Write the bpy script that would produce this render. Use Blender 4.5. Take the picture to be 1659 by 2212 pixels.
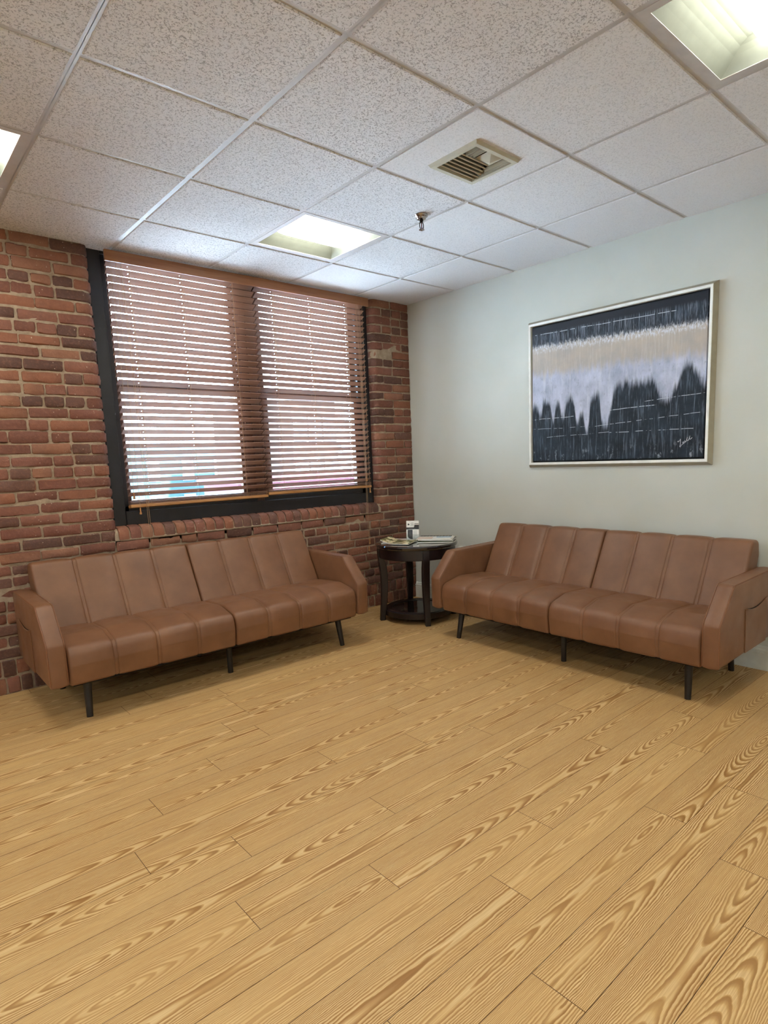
import bpy, bmesh, math, random
from mathutils import Vector, Matrix, noise

# ------------------------------------------------------------------ set-up
for o in list(bpy.data.objects): bpy.data.objects.remove(o, do_unlink=True)
SC = bpy.context.scene
COL = SC.collection
random.seed(23)
H = 2.5626            # ceiling height
T = 0.6096            # ceiling module
GA, GC = 0.5583, 0.553  # offsets of the first grid lines from the walls

# camera -----------------------------------------------------------------
W_PX = 1659.0
F_PX, CX, CY = 1310.53, 59.64, 77.21
YAW, PITCH, ROLL = 0.7330, -0.1467, -0.0348
cam_d = bpy.data.cameras.new('camera')
cam = bpy.data.objects.new('camera', cam_d); COL.objects.link(cam)
cy_, sy_ = math.cos(YAW), math.sin(YAW); cp_, sp_ = math.cos(PITCH), math.sin(PITCH)
Fv = Vector((sy_*cp_, cy_*cp_, sp_)); Rt = Vector((cy_, -sy_, 0)); Up = Rt.cross(Fv)
cr_, sr_ = math.cos(ROLL), math.sin(ROLL)
Rv = Rt*cr_ + Up*sr_; Uv = -Rt*sr_ + Up*cr_
M = Matrix((( Rv.x, Uv.x, -Fv.x, -3.6788), (Rv.y, Uv.y, -Fv.y, -4.0321), (Rv.z, Uv.z, -Fv.z, H-1.3038), (0,0,0,1)))
cam.matrix_world = M
cam_d.sensor_fit = 'HORIZONTAL'; cam_d.sensor_width = 36
cam_d.lens = 36*F_PX/W_PX
cam_d.shift_x = -CX/W_PX; cam_d.shift_y = CY/W_PX
cam_d.clip_start = 0.02; cam_d.clip_end = 500
SC.camera = cam

# view -------------------------------------------------------------------
SC.view_settings.view_transform = 'Standard'
SC.view_settings.look = 'None'
SC.view_settings.gamma = 1
SC.view_settings.use_curve_mapping = False
SC.view_settings.exposure = 1.80

# world: bright hazy daylight ---------------------------------------------
LAMP = 9.5      # strength of the fluorescent diffusers
SKY = 12.5
w = bpy.data.worlds.new('world'); SC.world = w; w.use_nodes = True
nt = w.node_tree; nt.nodes.clear()
o_ = nt.nodes.new('ShaderNodeOutputWorld'); b_ = nt.nodes.new('ShaderNodeBackground')
tc = nt.nodes.new('ShaderNodeTexCoord'); sp = nt.nodes.new('ShaderNodeSeparateXYZ'); rp = nt.nodes.new('ShaderNodeValToRGB')
nt.links.new(tc.outputs['Generated'], sp.inputs[0]); nt.links.new(sp.outputs['Z'], rp.inputs[0])
rp.color_ramp.elements[0].position = 0.0; rp.color_ramp.elements[0].color = (0.66, 0.86, 1.0, 1)
rp.color_ramp.elements[1].position = 0.6; rp.color_ramp.elements[1].color = (0.36, 0.62, 1.0, 1)
nt.links.new(rp.outputs[0], b_.inputs[0]); b_.inputs[1].default_value = SKY
nt.links.new(b_.outputs[0], o_.inputs[0])
# sun behind the building: lights the street and the fronts across it, never enters the blinds
sd = bpy.data.lights.new('sun','SUN'); sd.energy = 35; sd.angle = .02; sd.color = (1,.97,.92)
so = bpy.data.objects.new('sun', sd); COL.objects.link(so); so.rotation_euler = (math.radians(48), 0, math.radians(12))

# ------------------------------------------------------------------ helpers
def tag(o, label=None, cat=None, group=None, kind=None):
    if label: o['label'] = label
    if cat: o['category'] = cat
    if group: o['group'] = group
    if kind: o['kind'] = kind
    return o

def empty(name, loc=(0,0,0), rz=0.0, parent=None):
    o = bpy.data.objects.new(name, None); o.empty_display_size = .1
    COL.objects.link(o); o.location = loc; o.rotation_euler = (0,0,rz)
    if parent: o.parent = parent
    return o

class MB:
    def __init__(s): s.v=[]; s.f=[]; s.m=[]
    def add(s, verts, faces, mi=0):
        n=len(s.v); s.v += [tuple(p) for p in verts]
        s.f += [tuple(i+n for i in f) for f in faces]; s.m += [mi]*len(faces)
    def box(s, a, b, bev=0.0, mi=0, seg=1):
        x0,y0,z0=[min(p,q) for p,q in zip(a,b)]; x1,y1,z1=[max(p,q) for p,q in zip(a,b)]
        vs=[(x0,y0,z0),(x1,y0,z0),(x1,y1,z0),(x0,y1,z0),(x0,y0,z1),(x1,y0,z1),(x1,y1,z1),(x0,y1,z1)]
        fs=[(0,3,2,1),(4,5,6,7),(0,1,5,4),(1,2,6,5),(2,3,7,6),(3,0,4,7)]
        if bev<=0: s.add(vs,fs,mi); return
        bm=bmesh.new(); bv=[bm.verts.new(p) for p in vs]
        for f in fs: bm.faces.new([bv[i] for i in f])
        bmesh.ops.bevel(bm, geom=bm.edges[:], offset=bev, segments=seg, profile=.5, affect='EDGES')
        bm.verts.index_update()
        s.add([v.co[:] for v in bm.verts], [[v.index for v in f.verts] for f in bm.faces], mi); bm.free()
    def loft(s, rings, mi=0, caps=True, closed=True):
        n=len(rings[0]); base=len(s.v)
        for r in rings: s.v += [tuple(p) for p in r]
        fs=[]
        for i in range(len(rings)-1):
            for j in range(n if closed else n-1):
                k=(j+1)%n
                fs.append((base+i*n+j, base+i*n+k, base+(i+1)*n+k, base+(i+1)*n+j))
        if caps and closed:
            fs.append(tuple(base+j for j in reversed(range(n))))
            fs.append(tuple(base+(len(rings)-1)*n+j for j in range(n)))
        s.f += fs; s.m += [mi]*len(fs)
    def lathe(s, prof, n=32, c=(0,0), mi=0):
        rings=[[(c[0]+r*math.cos(2*math.pi*k/n), c[1]+r*math.sin(2*math.pi*k/n), z) for k in range(n)] for r,z in prof]
        s.loft(rings, mi)
    def tube(s, path, r, n=8, mi=0, caps=True):
        rings=[]; P=[Vector(p) for p in path]; prev=None
        for i,p in enumerate(P):
            t=(P[min(i+1,len(P)-1)]-P[max(i-1,0)]).normalized()
            if prev is None:
                a=Vector((0,0,1)) if abs(t.z)<.9 else Vector((1,0,0)); u=t.cross(a).normalized()
            else: u=(prev-t*prev.dot(t)).normalized()
            prev=u; v=t.cross(u); rr=r[i] if isinstance(r,(list,tuple)) else r
            rings.append([p+u*rr*math.cos(2*math.pi*k/n)+v*rr*math.sin(2*math.pi*k/n) for k in range(n)])
        s.loft(rings, mi, caps)
    def mesh(s, name, mats, smooth=False, angle=None):
        me=bpy.data.meshes.new(name); me.from_pydata(s.v, [], s.f); me.update()
        for m in (mats if isinstance(mats,(list,tuple)) else [mats]): me.materials.append(m)
        for p,mi in zip(me.polygons, s.m): p.material_index=mi
        bm=bmesh.new(); bm.from_mesh(me); bmesh.ops.recalc_face_normals(bm, faces=bm.faces[:])
        if smooth:
            for f in bm.faces: f.smooth=True
            if angle is not None:
                for e in bm.edges:
                    if len(e.link_faces)==2 and e.calc_face_angle(0)>math.radians(angle): e.smooth=False
        bm.to_mesh(me); bm.free(); return me
    def build(s, name, mats, parent=None, smooth=False, angle=None, loc=None):
        o=bpy.data.objects.new(name, s.mesh(name, mats, smooth, angle)); COL.objects.link(o)
        if parent: o.parent=parent
        if loc: o.location=loc
        return o

def struct(name, mb, mats, parent=None, smooth=False, angle=None):
    o=mb.build(name, mats, parent, smooth, angle)
    if parent is None: o['kind']='structure'
    return o

def children(o): return [c for c in bpy.data.objects if c.parent is o]
def copy_tree(o, parent=None):
    c=o.copy(); COL.objects.link(c); c.parent=parent
    for k in list(children(o)): copy_tree(k, c)
    return c

# ---- material helpers
def srgb(h):
    h=h.lstrip('#'); c=[int(h[i:i+2],16)/255 for i in (0,2,4)]
    return tuple((x/12.92 if x<=.04045 else ((x+.055)/1.055)**2.4) for x in c)+(1,)

class N:
    """tiny node-graph helper"""
    def __init__(s, name):
        s.mat=bpy.data.materials.new(name); s.mat.use_nodes=True; s.t=s.mat.node_tree
        s.bsdf=s.t.nodes['Principled BSDF']; s.out=s.t.nodes['Material Output']
    def n(s, typ, **kw):
        nd=s.t.nodes.new('ShaderNode'+typ)
        for k,v in kw.items():
            if k.startswith('i_'):
                nd.inputs[int(k[2:]) if k[2:].isdigit() else k[2:].replace('_',' ')].default_value=v
            else: setattr(nd,k,v)
        return nd
    def l(s,a,b): s.t.links.new(a,b)
    def math(s, op, a, b=None, c=None, clamp=False):
        nd=s.t.nodes.new('ShaderNodeMath'); nd.operation=op; nd.use_clamp=clamp
        for i,x in enumerate((a,b,c)):
            if x is None: continue
            if isinstance(x,(int,float)): nd.inputs[i].default_value=x
            else: s.l(x, nd.inputs[i])
        return nd.outputs[0]
    def mix(s, f, a, b, typ='MIX'):
        nd=s.t.nodes.new('ShaderNodeMix'); nd.data_type='RGBA'; nd.blend_type=typ
        for i,x in ((0,f),(6,a),(7,b)):
            if isinstance(x,(int,float)): nd.inputs[i].default_value=x
            elif isinstance(x,tuple): nd.inputs[i].default_value=x
            else: s.l(x, nd.inputs[i])
        return nd.outputs[2]
    def ramp(s, fac, stops, interp='LINEAR'):
        nd=s.t.nodes.new('ShaderNodeValToRGB'); cr=nd.color_ramp; cr.interpolation=interp
        while len(cr.elements)<len(stops): cr.elements.new(.5)
        for e,(p,c) in zip(cr.elements, stops):
            e.position=p; e.color=c if isinstance(c,tuple) else (c,c,c,1)
        s.l(fac, nd.inputs[0]); return nd.outputs[0]
    def obj(s): return s.n('TexCoord').outputs['Object']
    def geo(s): return s.n('NewGeometry')
    def noise(s, vec, scale, detail=2, rough=.5, dist=0):
        nd=s.n('TexNoise'); nd.inputs['Scale'].default_value=scale; nd.inputs['Detail'].default_value=detail
        nd.inputs['Roughness'].default_value=rough; nd.inputs['Distortion'].default_value=dist
        if vec is not None: s.l(vec, nd.inputs['Vector'])
        return nd.outputs['Fac']
    def scale(s, vec, xyz):
        nd=s.n('Mapping'); nd.inputs['Scale'].default_value=xyz; s.l(vec, nd.inputs['Vector']); return nd.outputs[0]
    def bump(s, h, strength=.3, dist=.01):
        nd=s.n('Bump'); nd.inputs['Strength'].default_value=strength; nd.inputs['Distance'].default_value=dist
        s.l(h, nd.inputs['Height']); s.l(nd.outputs[0], s.bsdf.inputs['Normal'])
    def set(s, col=None, rough=None, metal=None, spec=None, **kw):
        B=s.bsdf.inputs
        if col is not None:
            if isinstance(col,tuple): B['Base Color'].default_value=col
            else: s.l(col,B['Base Color'])
        if rough is not None:
            if isinstance(rough,(int,float)): B['Roughness'].default_value=rough
            else: s.l(rough,B['Roughness'])
        if metal is not None: B['Metallic'].default_value=metal
        if spec is not None: B['Specular IOR Level'].default_value=spec
        return s.mat

def simple(name, col, rough=.5, metal=0, spec=.5, mott=.06, nscale=20, bump=0, bscale=200):
    m=N(name); c=srgb(col) if isinstance(col,str) else col
    n=m.noise(m.obj(), nscale, 3)
    lo=tuple(x*(1-mott) for x in c[:3])+(1,); hi=tuple(min(1,x*(1+mott)) for x in c[:3])+(1,)
    m.set(m.ramp(n,[(.3,lo),(.7,hi)]), rough, metal, spec)
    if bump: m.bump(m.noise(m.obj(), bscale, 2), bump, .002)
    return m.mat

# ------------------------------------------------------------------ materials
def mat_brick():
    m=N('brick'); g=m.geo(); r=g.outputs['Random Per Island']; ob=m.obj()
    base=m.ramp(r,[(0,srgb('#5c4037')),(.12,srgb('#8a5a49')),(.3,srgb('#784b3c')),(.45,srgb('#96674f')),(.6,srgb('#815142')),(.75,srgb('#925e46')),(.88,srgb('#6d4d42')),(1,srgb('#a67354'))],'CONSTANT')
    base=m.mix(m.ramp(m.noise(ob,9,4,.6),[(.35,0.0),(.7,.45)]), base, srgb('#5b3a30'))
    base=m.mix(m.ramp(m.noise(ob,60,4,.7),[(.5,0.0),(.85,.5)]), base, srgb('#a8755a'))
    # scattered lime spots and mortar smears
    v=m.n('TexVoronoi'); v.inputs['Scale'].default_value=38; m.l(ob,v.inputs['Vector'])
    spot=m.math('MULTIPLY', m.ramp(v.outputs['Distance'],[(.07,1.0),(.13,0.0)]), m.ramp(m.noise(ob,5,2),[(.47,0.0),(.56,.9)]))
    base=m.mix(spot, base, srgb('#c9b49c'))
    sm=m.ramp(m.noise(ob,14,6,.75),[(.70,0.0),(.80,.5)])
    base=m.mix(sm, base, srgb('#a08d76'))
    m.set(base,.62,spec=.35)
    m.bump(m.math('ADD', m.noise(ob,70,5,.65), m.math('MULTIPLY',m.noise(ob,300,2),.35)),.75,.006)
    return m.mat
def mat_mortar():
    m=N('mortar'); ob=m.obj()
    m.set(m.ramp(m.noise(ob,25,5,.65),[(.3,srgb('#93806c')),(.7,srgb('#b8a48d'))]),.9,spec=.2)
    m.bump(m.noise(ob,120,5,.7),.8,.006); return m.mat
def mat_floor():
    m=N('oak_plank'); g=m.geo(); r=g.outputs['Random Per Island']; ob=m.obj()
    at=m.n('Attribute', attribute_name='plank'); sx=m.n('SeparateXYZ'); m.l(at.outputs['Vector'],sx.inputs[0])
    u,v,k=sx.outputs['X'],sx.outputs['Y'],sx.outputs['Z']      # along, across, plank seed
    # sawn-tree rings: radius = sqrt(v^2 + depth(u)^2), the depth wandering slowly along the board
    cu=m.n('CombineXYZ'); m.l(m.math('MULTIPLY',u,1.0),cu.inputs[0]); m.l(m.math('MULTIPLY',k,37.0),cu.inputs[1])
    h=m.math('MULTIPLY', m.math('ABSOLUTE', m.math('SUBTRACT', m.noise(cu.outputs[0],.85,0.0,.4), m.math('ADD',.38,m.math('MULTIPLY',m.math('FRACT',m.math('MULTIPLY',k,3.7)),.22)))), .36)
    v0=m.math('MULTIPLY', m.math('SUBTRACT', m.math('FRACT', m.math('MULTIPLY',k,7.31)), .5), .11)
    cw=m.n('CombineXYZ'); m.l(m.math('MULTIPLY',u,6.0),cw.inputs[0]); m.l(m.math('MULTIPLY',k,11.0),cw.inputs[1]); m.l(m.math('MULTIPLY',v,16.0),cw.inputs[2])
    wob=m.math('MULTIPLY', m.math('SUBTRACT', m.noise(cw.outputs[0],1.6,3.5,.6), .5), .015)
    dv=m.math('ADD', m.math('SUBTRACT', v, v0), wob)
    rad=m.math('SQRT', m.math('ADD', m.math('MULTIPLY',dv,dv), m.math('MULTIPLY',h,h)))
    ring=m.math('FRACT', m.math('ADD', m.math('MULTIPLY', rad, 85.0), m.math('ADD', m.math('MULTIPLY',m.math('MULTIPLY',dv,dv),1150.0), m.math('MULTIPLY',k,9.0))))
    late=m.ramp(ring,[(0,0.0),(.40,.08),(.70,.9),(.88,1.0),(1,0.0)])
    # fine pores running along the plank
    cf=m.n('CombineXYZ'); m.l(m.math('MULTIPLY',u,7.0),cf.inputs[0]); m.l(m.math('MULTIPLY',v,300.0),cf.inputs[1]); m.l(m.math('MULTIPLY',k,50.0),cf.inputs[2])
    fine=m.noise(cf.outputs[0],1.0,3,.6)
    fine2=m.ramp(fine,[(.38,0.0),(.62,1.0)])
    # cathedral zones are high contrast, the straight flanks softer
    cm=m.n('CombineXYZ'); m.l(m.math('MULTIPLY',u,1.8),cm.inputs[0]); m.l(m.math('MULTIPLY',v,14.0),cm.inputs[1]); m.l(m.math('MULTIPLY',k,23.0),cm.inputs[2])
    zone=m.math('MULTIPLY', m.ramp(m.noise(cm.outputs[0],1.4,2),[(.30,.50),(.55,1.0)]), m.ramp(m.math('FRACT',m.math('MULTIPLY',k,17.3)),[(.1,.6),(.4,1.0)]))
    tone=m.ramp(r,[(0,srgb('#cba46a')),(.5,srgb('#d6b075')),(1,srgb('#c69e64'))])
    c=m.mix(m.math('MULTIPLY',late,zone), tone, srgb('#90642f'))
    light=m.math('MULTIPLY', m.ramp(ring,[(0,1.0),(.3,.9),(.5,0.0)]), m.math('MULTIPLY',zone,.7))
    c=m.mix(light, c, srgb('#e3c795'))
    c=m.mix(m.math('MULTIPLY',fine2,.42), c, srgb('#ab7c48'))
    m.set(c, m.ramp(fine,[(.3,.42),(.7,.56)]), spec=.35)
    m.bump(fine,.08,.002); return m.mat
def mat_tile():
    m=N('ceiling_tile'); g=m.geo(); r=g.outputs['Random Per Island']; ob=m.obj()
    at=m.n('Attribute', attribute_name='pit').outputs['Fac']
    off=m.n('CombineXYZ'); m.l(m.math('MULTIPLY',r,13.0),off.inputs[0]); m.l(m.math('MULTIPLY',r,29.0),off.inputs[1])
    va=m.n('VectorMath',operation='ADD'); m.l(ob,va.inputs[0]); m.l(off.outputs[0],va.inputs[1])
    nd=m.n('TexNoise'); nd.inputs['Scale'].default_value=70; nd.inputs['Detail'].default_value=2; m.l(va.outputs[0],nd.inputs['Vector'])
    vm=m.n('VectorMath',operation='SCALE'); vm.inputs['Scale'].default_value=.022; m.l(nd.outputs['Color'],vm.inputs[0])
    vb=m.n('VectorMath',operation='ADD'); m.l(va.outputs[0],vb.inputs[0]); m.l(vm.outputs[0],vb.inputs[1])
    v=m.n('TexVoronoi'); v.inputs['Scale'].default_value=125; m.l(vb.outputs[0],v.inputs['Vector'])
    pits=m.ramp(v.outputs['Distance'],[(.20,1.0),(.36,0.0)])
    v2=m.n('TexVoronoi',feature='DISTANCE_TO_EDGE'); v2.inputs['Scale'].default_value=75; m.l(vb.outputs[0],v2.inputs['Vector'])
    worms=m.math('MULTIPLY', m.ramp(v2.outputs['Distance'],[(.02,1.0),(.09,0.0)]), m.ramp(m.noise(va.outputs[0],90,2),[(.5,0.0),(.56,1.0)]))
    sel=m.ramp(m.noise(va.outputs[0],45,2),[(.36,.3),(.52,1.0)])
    p=m.math('MAXIMUM', m.math('MULTIPLY',pits,sel), worms)
    p=m.math('MULTIPLY',p,at)
    c=m.mix(m.math('MULTIPLY',p,.62), srgb('#dcdbdc'), srgb('#6c6a6b'))
    m.set(c,.95,spec=.1); m.bump(m.math('SUBTRACT', m.math('MULTIPLY',m.noise(ob,260,2),.3), p),.5,.003); return m.mat
def mat_wall():
    m=N('wall_paint'); ob=m.obj()
    m.set(m.ramp(m.noise(ob,2.5,3),[(.3,srgb('#c8cac2')),(.7,srgb('#cecfc8'))]),.55,spec=.3)
    m.bump(m.noise(ob,180,3),.10,.002); return m.mat
def mat_leather():
    m=N('brown_leather'); ob=m.obj()
    v=m.n('TexVoronoi',feature='DISTANCE_TO_EDGE'); v.inputs['Scale'].default_value=430; m.l(ob,v.inputs['Vector'])
    c=m.ramp(m.noise(ob,7,4,.55),[(.3,srgb('#754f35')),(.7,srgb('#865d40'))])
    c=m.mix(m.math('MULTIPLY',m.noise(ob,500,2),.18), c, srgb('#5a3827'))
    m.set(c, m.ramp(m.noise(ob,12,3),[(.3,.36),(.7,.46)]), spec=.5)
    m.bump(m.math('ADD', m.ramp(v.outputs['Distance'],[(0,0.0),(.12,1.0)]), m.math('MULTIPLY', m.noise(ob,28,3), 2.0)),.16,.0016); return m.mat
def mat_wood(name, lo, hi, rough=.4, axis=0, sc=1.0, coat=0):
    m=N(name); s=[60*sc]*3; s[axis]=3*sc
    n=m.noise(m.scale(m.obj(),tuple(s)),1,4,.6,.4)
    m.set(m.ramp(n,[(.3,srgb(lo)),(.7,srgb(hi))]),rough,spec=.5)
    if coat: m.bsdf.inputs['Coat Weight'].default_value=coat; m.bsdf.inputs['Coat Roughness'].default_value=.08
    m.bump(n,.08,.001); return m.mat
def mat_emit(name, col, strength):
    m=N(name); m.set(srgb('#f4f4ea'),.5)
    m.bsdf.inputs['Emission Color'].default_value=col; m.bsdf.inputs['Emission Strength'].default_value=strength; return m.mat
def mat_glass(name, tint=(1,1,1,1), trans=.93):
    m=N(name); t=m.n('BsdfTransparent'); t.inputs[0].default_value=tint
    gl=m.n('BsdfGlossy'); gl.inputs['Roughness'].default_value=.02
    fr=m.n('Fresnel'); fr.inputs['IOR'].default_value=1.45
    mx=m.n('MixShader'); m.l(fr.outputs[0],mx.inputs[0]); m.l(t.outputs[0],mx.inputs[1]); m.l(gl.outputs[0],mx.inputs[2])
    m.l(mx.outputs[0],m.out.inputs['Surface']); return m.mat

BRICK=mat_brick(); MORTAR=mat_mortar(); FLOOR=mat_floor(); TILE=mat_tile(); WALL=mat_wall(); LEATHER=mat_leather()
STITCH=simple('stitch_thread','#8a5a3c',.6)
GRID=simple('grid_metal','#bdbab8',.45)
WHITE=simple('white_enamel','#d2d3cd',.4)
REFL=simple('reflector_enamel','#6d7168',.5)
TRIMW=simple('trim_paint','#d8d8d0',.35)
BLACKF=simple('black_window_paint','#1c1b20',.35,mott=.25,nscale=8,bump=.1)
BROWNS=mat_wood('brown_sash_wood','#3d2318','#5a3524',.45,2)
SLAT=mat_wood('slat_wood','#8c6752','#a57f6b',.38,0)
RAIL=mat_wood('rail_wood','#9a6a3c','#b98550',.38,0)
VAL=mat_wood('valance_wood','#8b5a38','#a4714a',.4,0)
ESP=mat_wood('espresso_wood','#120808','#1e0c0c',.38,2,coat=.1)
ESPTOP=mat_wood('espresso_top','#171112','#221a1a',.12,0,coat=1)
LEGW=mat_wood('black_leg_wood','#151110','#211a17',.4,2)
CORD=simple('tan_cord','#b08d6c',.7)
CHROME=simple('chrome','#a8a09c',.15,metal=1)
DARKMET=simple('dark_metal','#2a2422',.35,metal=.8)
BLACK=simple('matte_black','#0a0a0a',.8)
PAPER=simple('paper','#ebe9e2',.6)
VENTM=simple('vent_enamel','#bdb9a6',.45)
GLASS=mat_glass('window_glass',(.95,.98,1,1))
ACRYL=mat_glass('clear_acrylic',(.93,.95,.95,1))
DIFF=mat_emit('lamp_diffuser',(1.0,.975,.86,1),LAMP)

# ------------------------------------------------------------------ floor
XL, YF = -8.2, -6.9       # far sides of the room
PW, PL = .15, 1.2
fixed={21:-2.605,19:-2.407,18:-2.082,16:-1.816,13:-3.152,14:-2.884,11:-3.003,10:-2.708,17:-2.64,20:-1.742,12:-2.334,9:-2.4,23:-2.086,15:-2.40,22:-3.05}
mb=MB(); seeds=[]; uvk=[]
rows=int((-YF)/PW)+1
for rI in range(-1,rows):
    y1=-(rI+.5)*PW; y0=y1-PW
    off=fixed.get(rI, random.uniform(-3,-1.8)); st=off-PL*4
    ya,yb=max(y0,YF),min(y1,.02)
    if yb<=ya: continue
    x=st
    while x<0:
        xa,xb=max(x,XL),min(x+PL,0)
        if xb>xa:
            g=.0009
            s=random.random()
            mb.add([(xa+g,ya+g,0),(xb-g,ya+g,0),(xb-g,yb-g,0),(xa+g,yb-g,0)],[(0,1,2,3)])
            for (px,py) in ((xa,ya),(xb,ya),(xb,yb),(xa,yb)): uvk.append((px-x, py-(y0+PW/2), s))
        x+=PL
base_n=len(mb.v)
mb.box((XL,YF,-.05),(0,.02,-.0012),mi=1)
uvk += [(0,0,0)]*(len(mb.v)-base_n)
me=bpy.data.meshes.new('floor'); me.from_pydata(mb.v,[],mb.f)
me.materials.append(FLOOR); me.materials.append(simple('plank_joint','#5c3f1f',.8))
for p,mi in zip(me.polygons,mb.m): p.material_index=mi
a=me.attributes.new('plank','FLOAT_VECTOR','POINT')
for i,t in enumerate(uvk): a.data[i].vector=t
fl=bpy.data.objects.new('floor',me); COL.objects.link(fl); fl['kind']='structure'

# ------------------------------------------------------------------ walls
mb=MB(); mb.box((0,YF,0),(.12,.35,H+.3)); struct('wall_right',mb,WALL)
mb=MB(); mb.box((XL-.12,YF,0),(XL,.35,H+.3)); struct('wall_left',mb,WALL)
mb=MB(); mb.box((XL-.12,YF-.12,0),(.12,YF,H+.3)); struct('wall_front',mb,WALL)

# brick wall with the window opening -----------------------------------------
OX0,OX1=-2.512,-.402     # opening
SILL_Z0,SILL_Z1=.8075,.905
RJ=.05                   # radius of the bull-nosed jamb bricks
def round_corner(cx,cy,r,a0,a1,n=5):
    return [(cx+r*math.cos(a0+(a1-a0)*i/n), cy+r*math.sin(a0+(a1-a0)*i/n)) for i in range(n+1)]
mb=MB()
def plan_prism(plan, z0, z1, b=.0055, jit=.0015, mi=0, nose=0):
    """plan: list of (x,y); faces towards -y. Edges are pushed in at the top and bottom."""
    cx=sum(p[0] for p in plan)/len(plan); cyy=sum(p[1] for p in plan)/len(plan)
    hw=max(abs(p[0]-cx) for p in plan)
    def ring(z,ins):
        out=[]
        for (x,y) in plan:
            f=1-ins/max(hw,.01)
            out.append((cx+(x-cx)*f+random.gauss(0,jit), y+ins*(1 if y<.1 else 0)+random.gauss(0,jit), z+random.gauss(0,jit)))
        return out
    h=z1-z0
    mb.loft([ring(z0,b),ring(z0+b,0),ring(z0+h*.5,-.0006),ring(z1-b,0),ring(z1,b)],mi)
def brick(x0,x1,z0,z1,jamb=0):
    y=random.gauss(0,.0022); b=.005; yb=.1
    j=lambda: random.gauss(0,.0017)
    x0+=j(); x1+=j(); z0+=j(); z1+=j()
    L=round_corner(x0+b,y+b,b,math.pi,1.5*math.pi,2); R=round_corner(x1-b,y+b,b,1.5*math.pi,2*math.pi,2)
    if jamb==1: R=round_corner(x1-RJ,y+RJ,RJ,1.5*math.pi,2*math.pi,6)    # opening lies to the right
    if jamb==-1: L=round_corner(x0+RJ,y+RJ,RJ,math.pi,1.5*math.pi,6)
    mid=[]
    for k in range(1,3):
        mid.append((x0+b+(x1-x0-2*b)*k/3, y+random.gauss(0,.0012)))
    if jamb: mid=[]
    plan_prism([(x0,yb)]+L+mid+R+[(x1,yb)], z0, z1)
CO=.0675; MT=.0105
headers={3,7,13,19,27,33}
def course(xa,xb,z0,z1,head,idx,jl,jr):
    """fill xa..xb; jl / jr: an opening on the left / right end"""
    h0,h1=z0+MT/2,z1-MT/2
    if jr:      # anchored at the opening on the right, laid towards the left
        first=[.2,.1][idx%2] if not head else .1
        x=xb; k=0
        while x>xa:
            L=(.0975 if head else .196)
            if k==0: L=first*.98
            if random.random()<.12 and k>0 and not head: L=.0975
            x0=x-L
            if x0<xa+.03: x0=xa
            brick(x0,x,h0,h1,1 if k==0 else 0); x=x0-MT*random.uniform(.7,1.3); k+=1
    else:
        first=([.2,.1][idx%2] if not head else .1) if jl else random.choice([.2,.1,.15])
        x=xa; k=0
        while x<xb:
            L=(.0975 if head else .196)
            if k==0: L=first*.98
            if random.random()<.12 and k>0 and not head: L=.0975
            x1=x+L
            if x1>xb-.03: x1=xb
            brick(x,x1,h0,h1,-1 if (k==0 and jl) else 0); x=x1+MT*random.uniform(.7,1.3); k+=1
WX0=-4.6
for i in range(35):
    z1=H-i*CO; z0=z1-CO; hd=i in headers
    if z0>=SILL_Z0-.01:
        course(WX0,OX0,z0,z1,hd,i,False,True)
        course(OX1,-.004,z0,z1,hd,i,True,False)
    else:
        course(WX0,-.004,z0,z1,hd,i,False,False)
for z0 in (.1,.0):      # rowlocks along the floor
    x=WX0
    while x<-.01:
        x1=min(x+.058+random.uniform(-.003,.006),-.004); brick(x,x1,z0+.004,z0+.0965); x=x1+MT
# bull-nosed sill of upright bricks
x=OX0+.004
while x<OX1-.02:
    wd=.0605+random.uniform(-.003,.005); x1=min(x+wd,OX1-.002); dz=random.gauss(0,.0015); dy=-.004+random.gauss(0,.0015)
    r=.05
    prof=[(dy+.0,SILL_Z0+.006)]+[(dy+r-r*math.cos(t),SILL_Z1-.012-r+r*math.sin(t)) for t in [math.pi/2*k/6 for k in range(7)]]+[(.10,SILL_Z1-.004),(.10,SILL_Z0+.006)]
    prof=[(a,b+dz) for a,b in prof]
    def rg(xx,ins): 
        c=(.05,.86)
        return [(xx+random.gauss(0,.0008), c[0]+(p[0]-c[0])*(1-ins*14)+random.gauss(0,.0006), c[1]+(p[1]-c[1])*(1-ins*14)+random.gauss(0,.0006)) for p in prof]
    mb.loft([rg(x,.006),rg(x+.006,0),rg((x+x1)/2,-.0006),rg(x1-.006,0),rg(x1,.006)],0)
    x=x1+.0085
# mortar body
MY=.0062
def slab(plan,z0,z1): mb.loft([[(p[0],p[1],z0) for p in plan],[(p[0],p[1],z1) for p in plan]],1)
mb.box((XL,MY,0),(-7.6,.32,H+.2),mi=1); mb.box((-7.6,MY,0),(-5.1,.32,.93),mi=1); mb.box((-7.6,MY,H+.02),(-5.1,.32,H+.2),mi=1)
a0=OX0-MY; slab([(-5.1,.32),(-5.1,MY)]+round_corner(a0-RJ,MY+RJ,RJ,1.5*math.pi,2*math.pi,8)+[(a0,.32)],0,H+.2)
a1=OX1+MY; slab([(a1,.32)]+round_corner(a1+RJ,MY+RJ,RJ,math.pi,1.5*math.pi,8)+[(0,MY),(0,.32)],0,H+.2)
mb.box((OX0-.06,MY,0),(OX1+.06,.32,SILL_Z0),mi=1)
prof=[(MY,SILL_Z0-.03)]+[(MY+.05-.05*math.cos(t),SILL_Z1-.02-.05+.05*math.sin(t)) for t in [math.pi/2*k/6 for k in range(7)]]+[(.32,SILL_Z1-.02),(.32,SILL_Z0-.03)]
mb.loft([[(OX0-.02,p[0],p[1]) for p in prof],[(OX1+.02,p[0],p[1]) for p in prof]],1)
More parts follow.
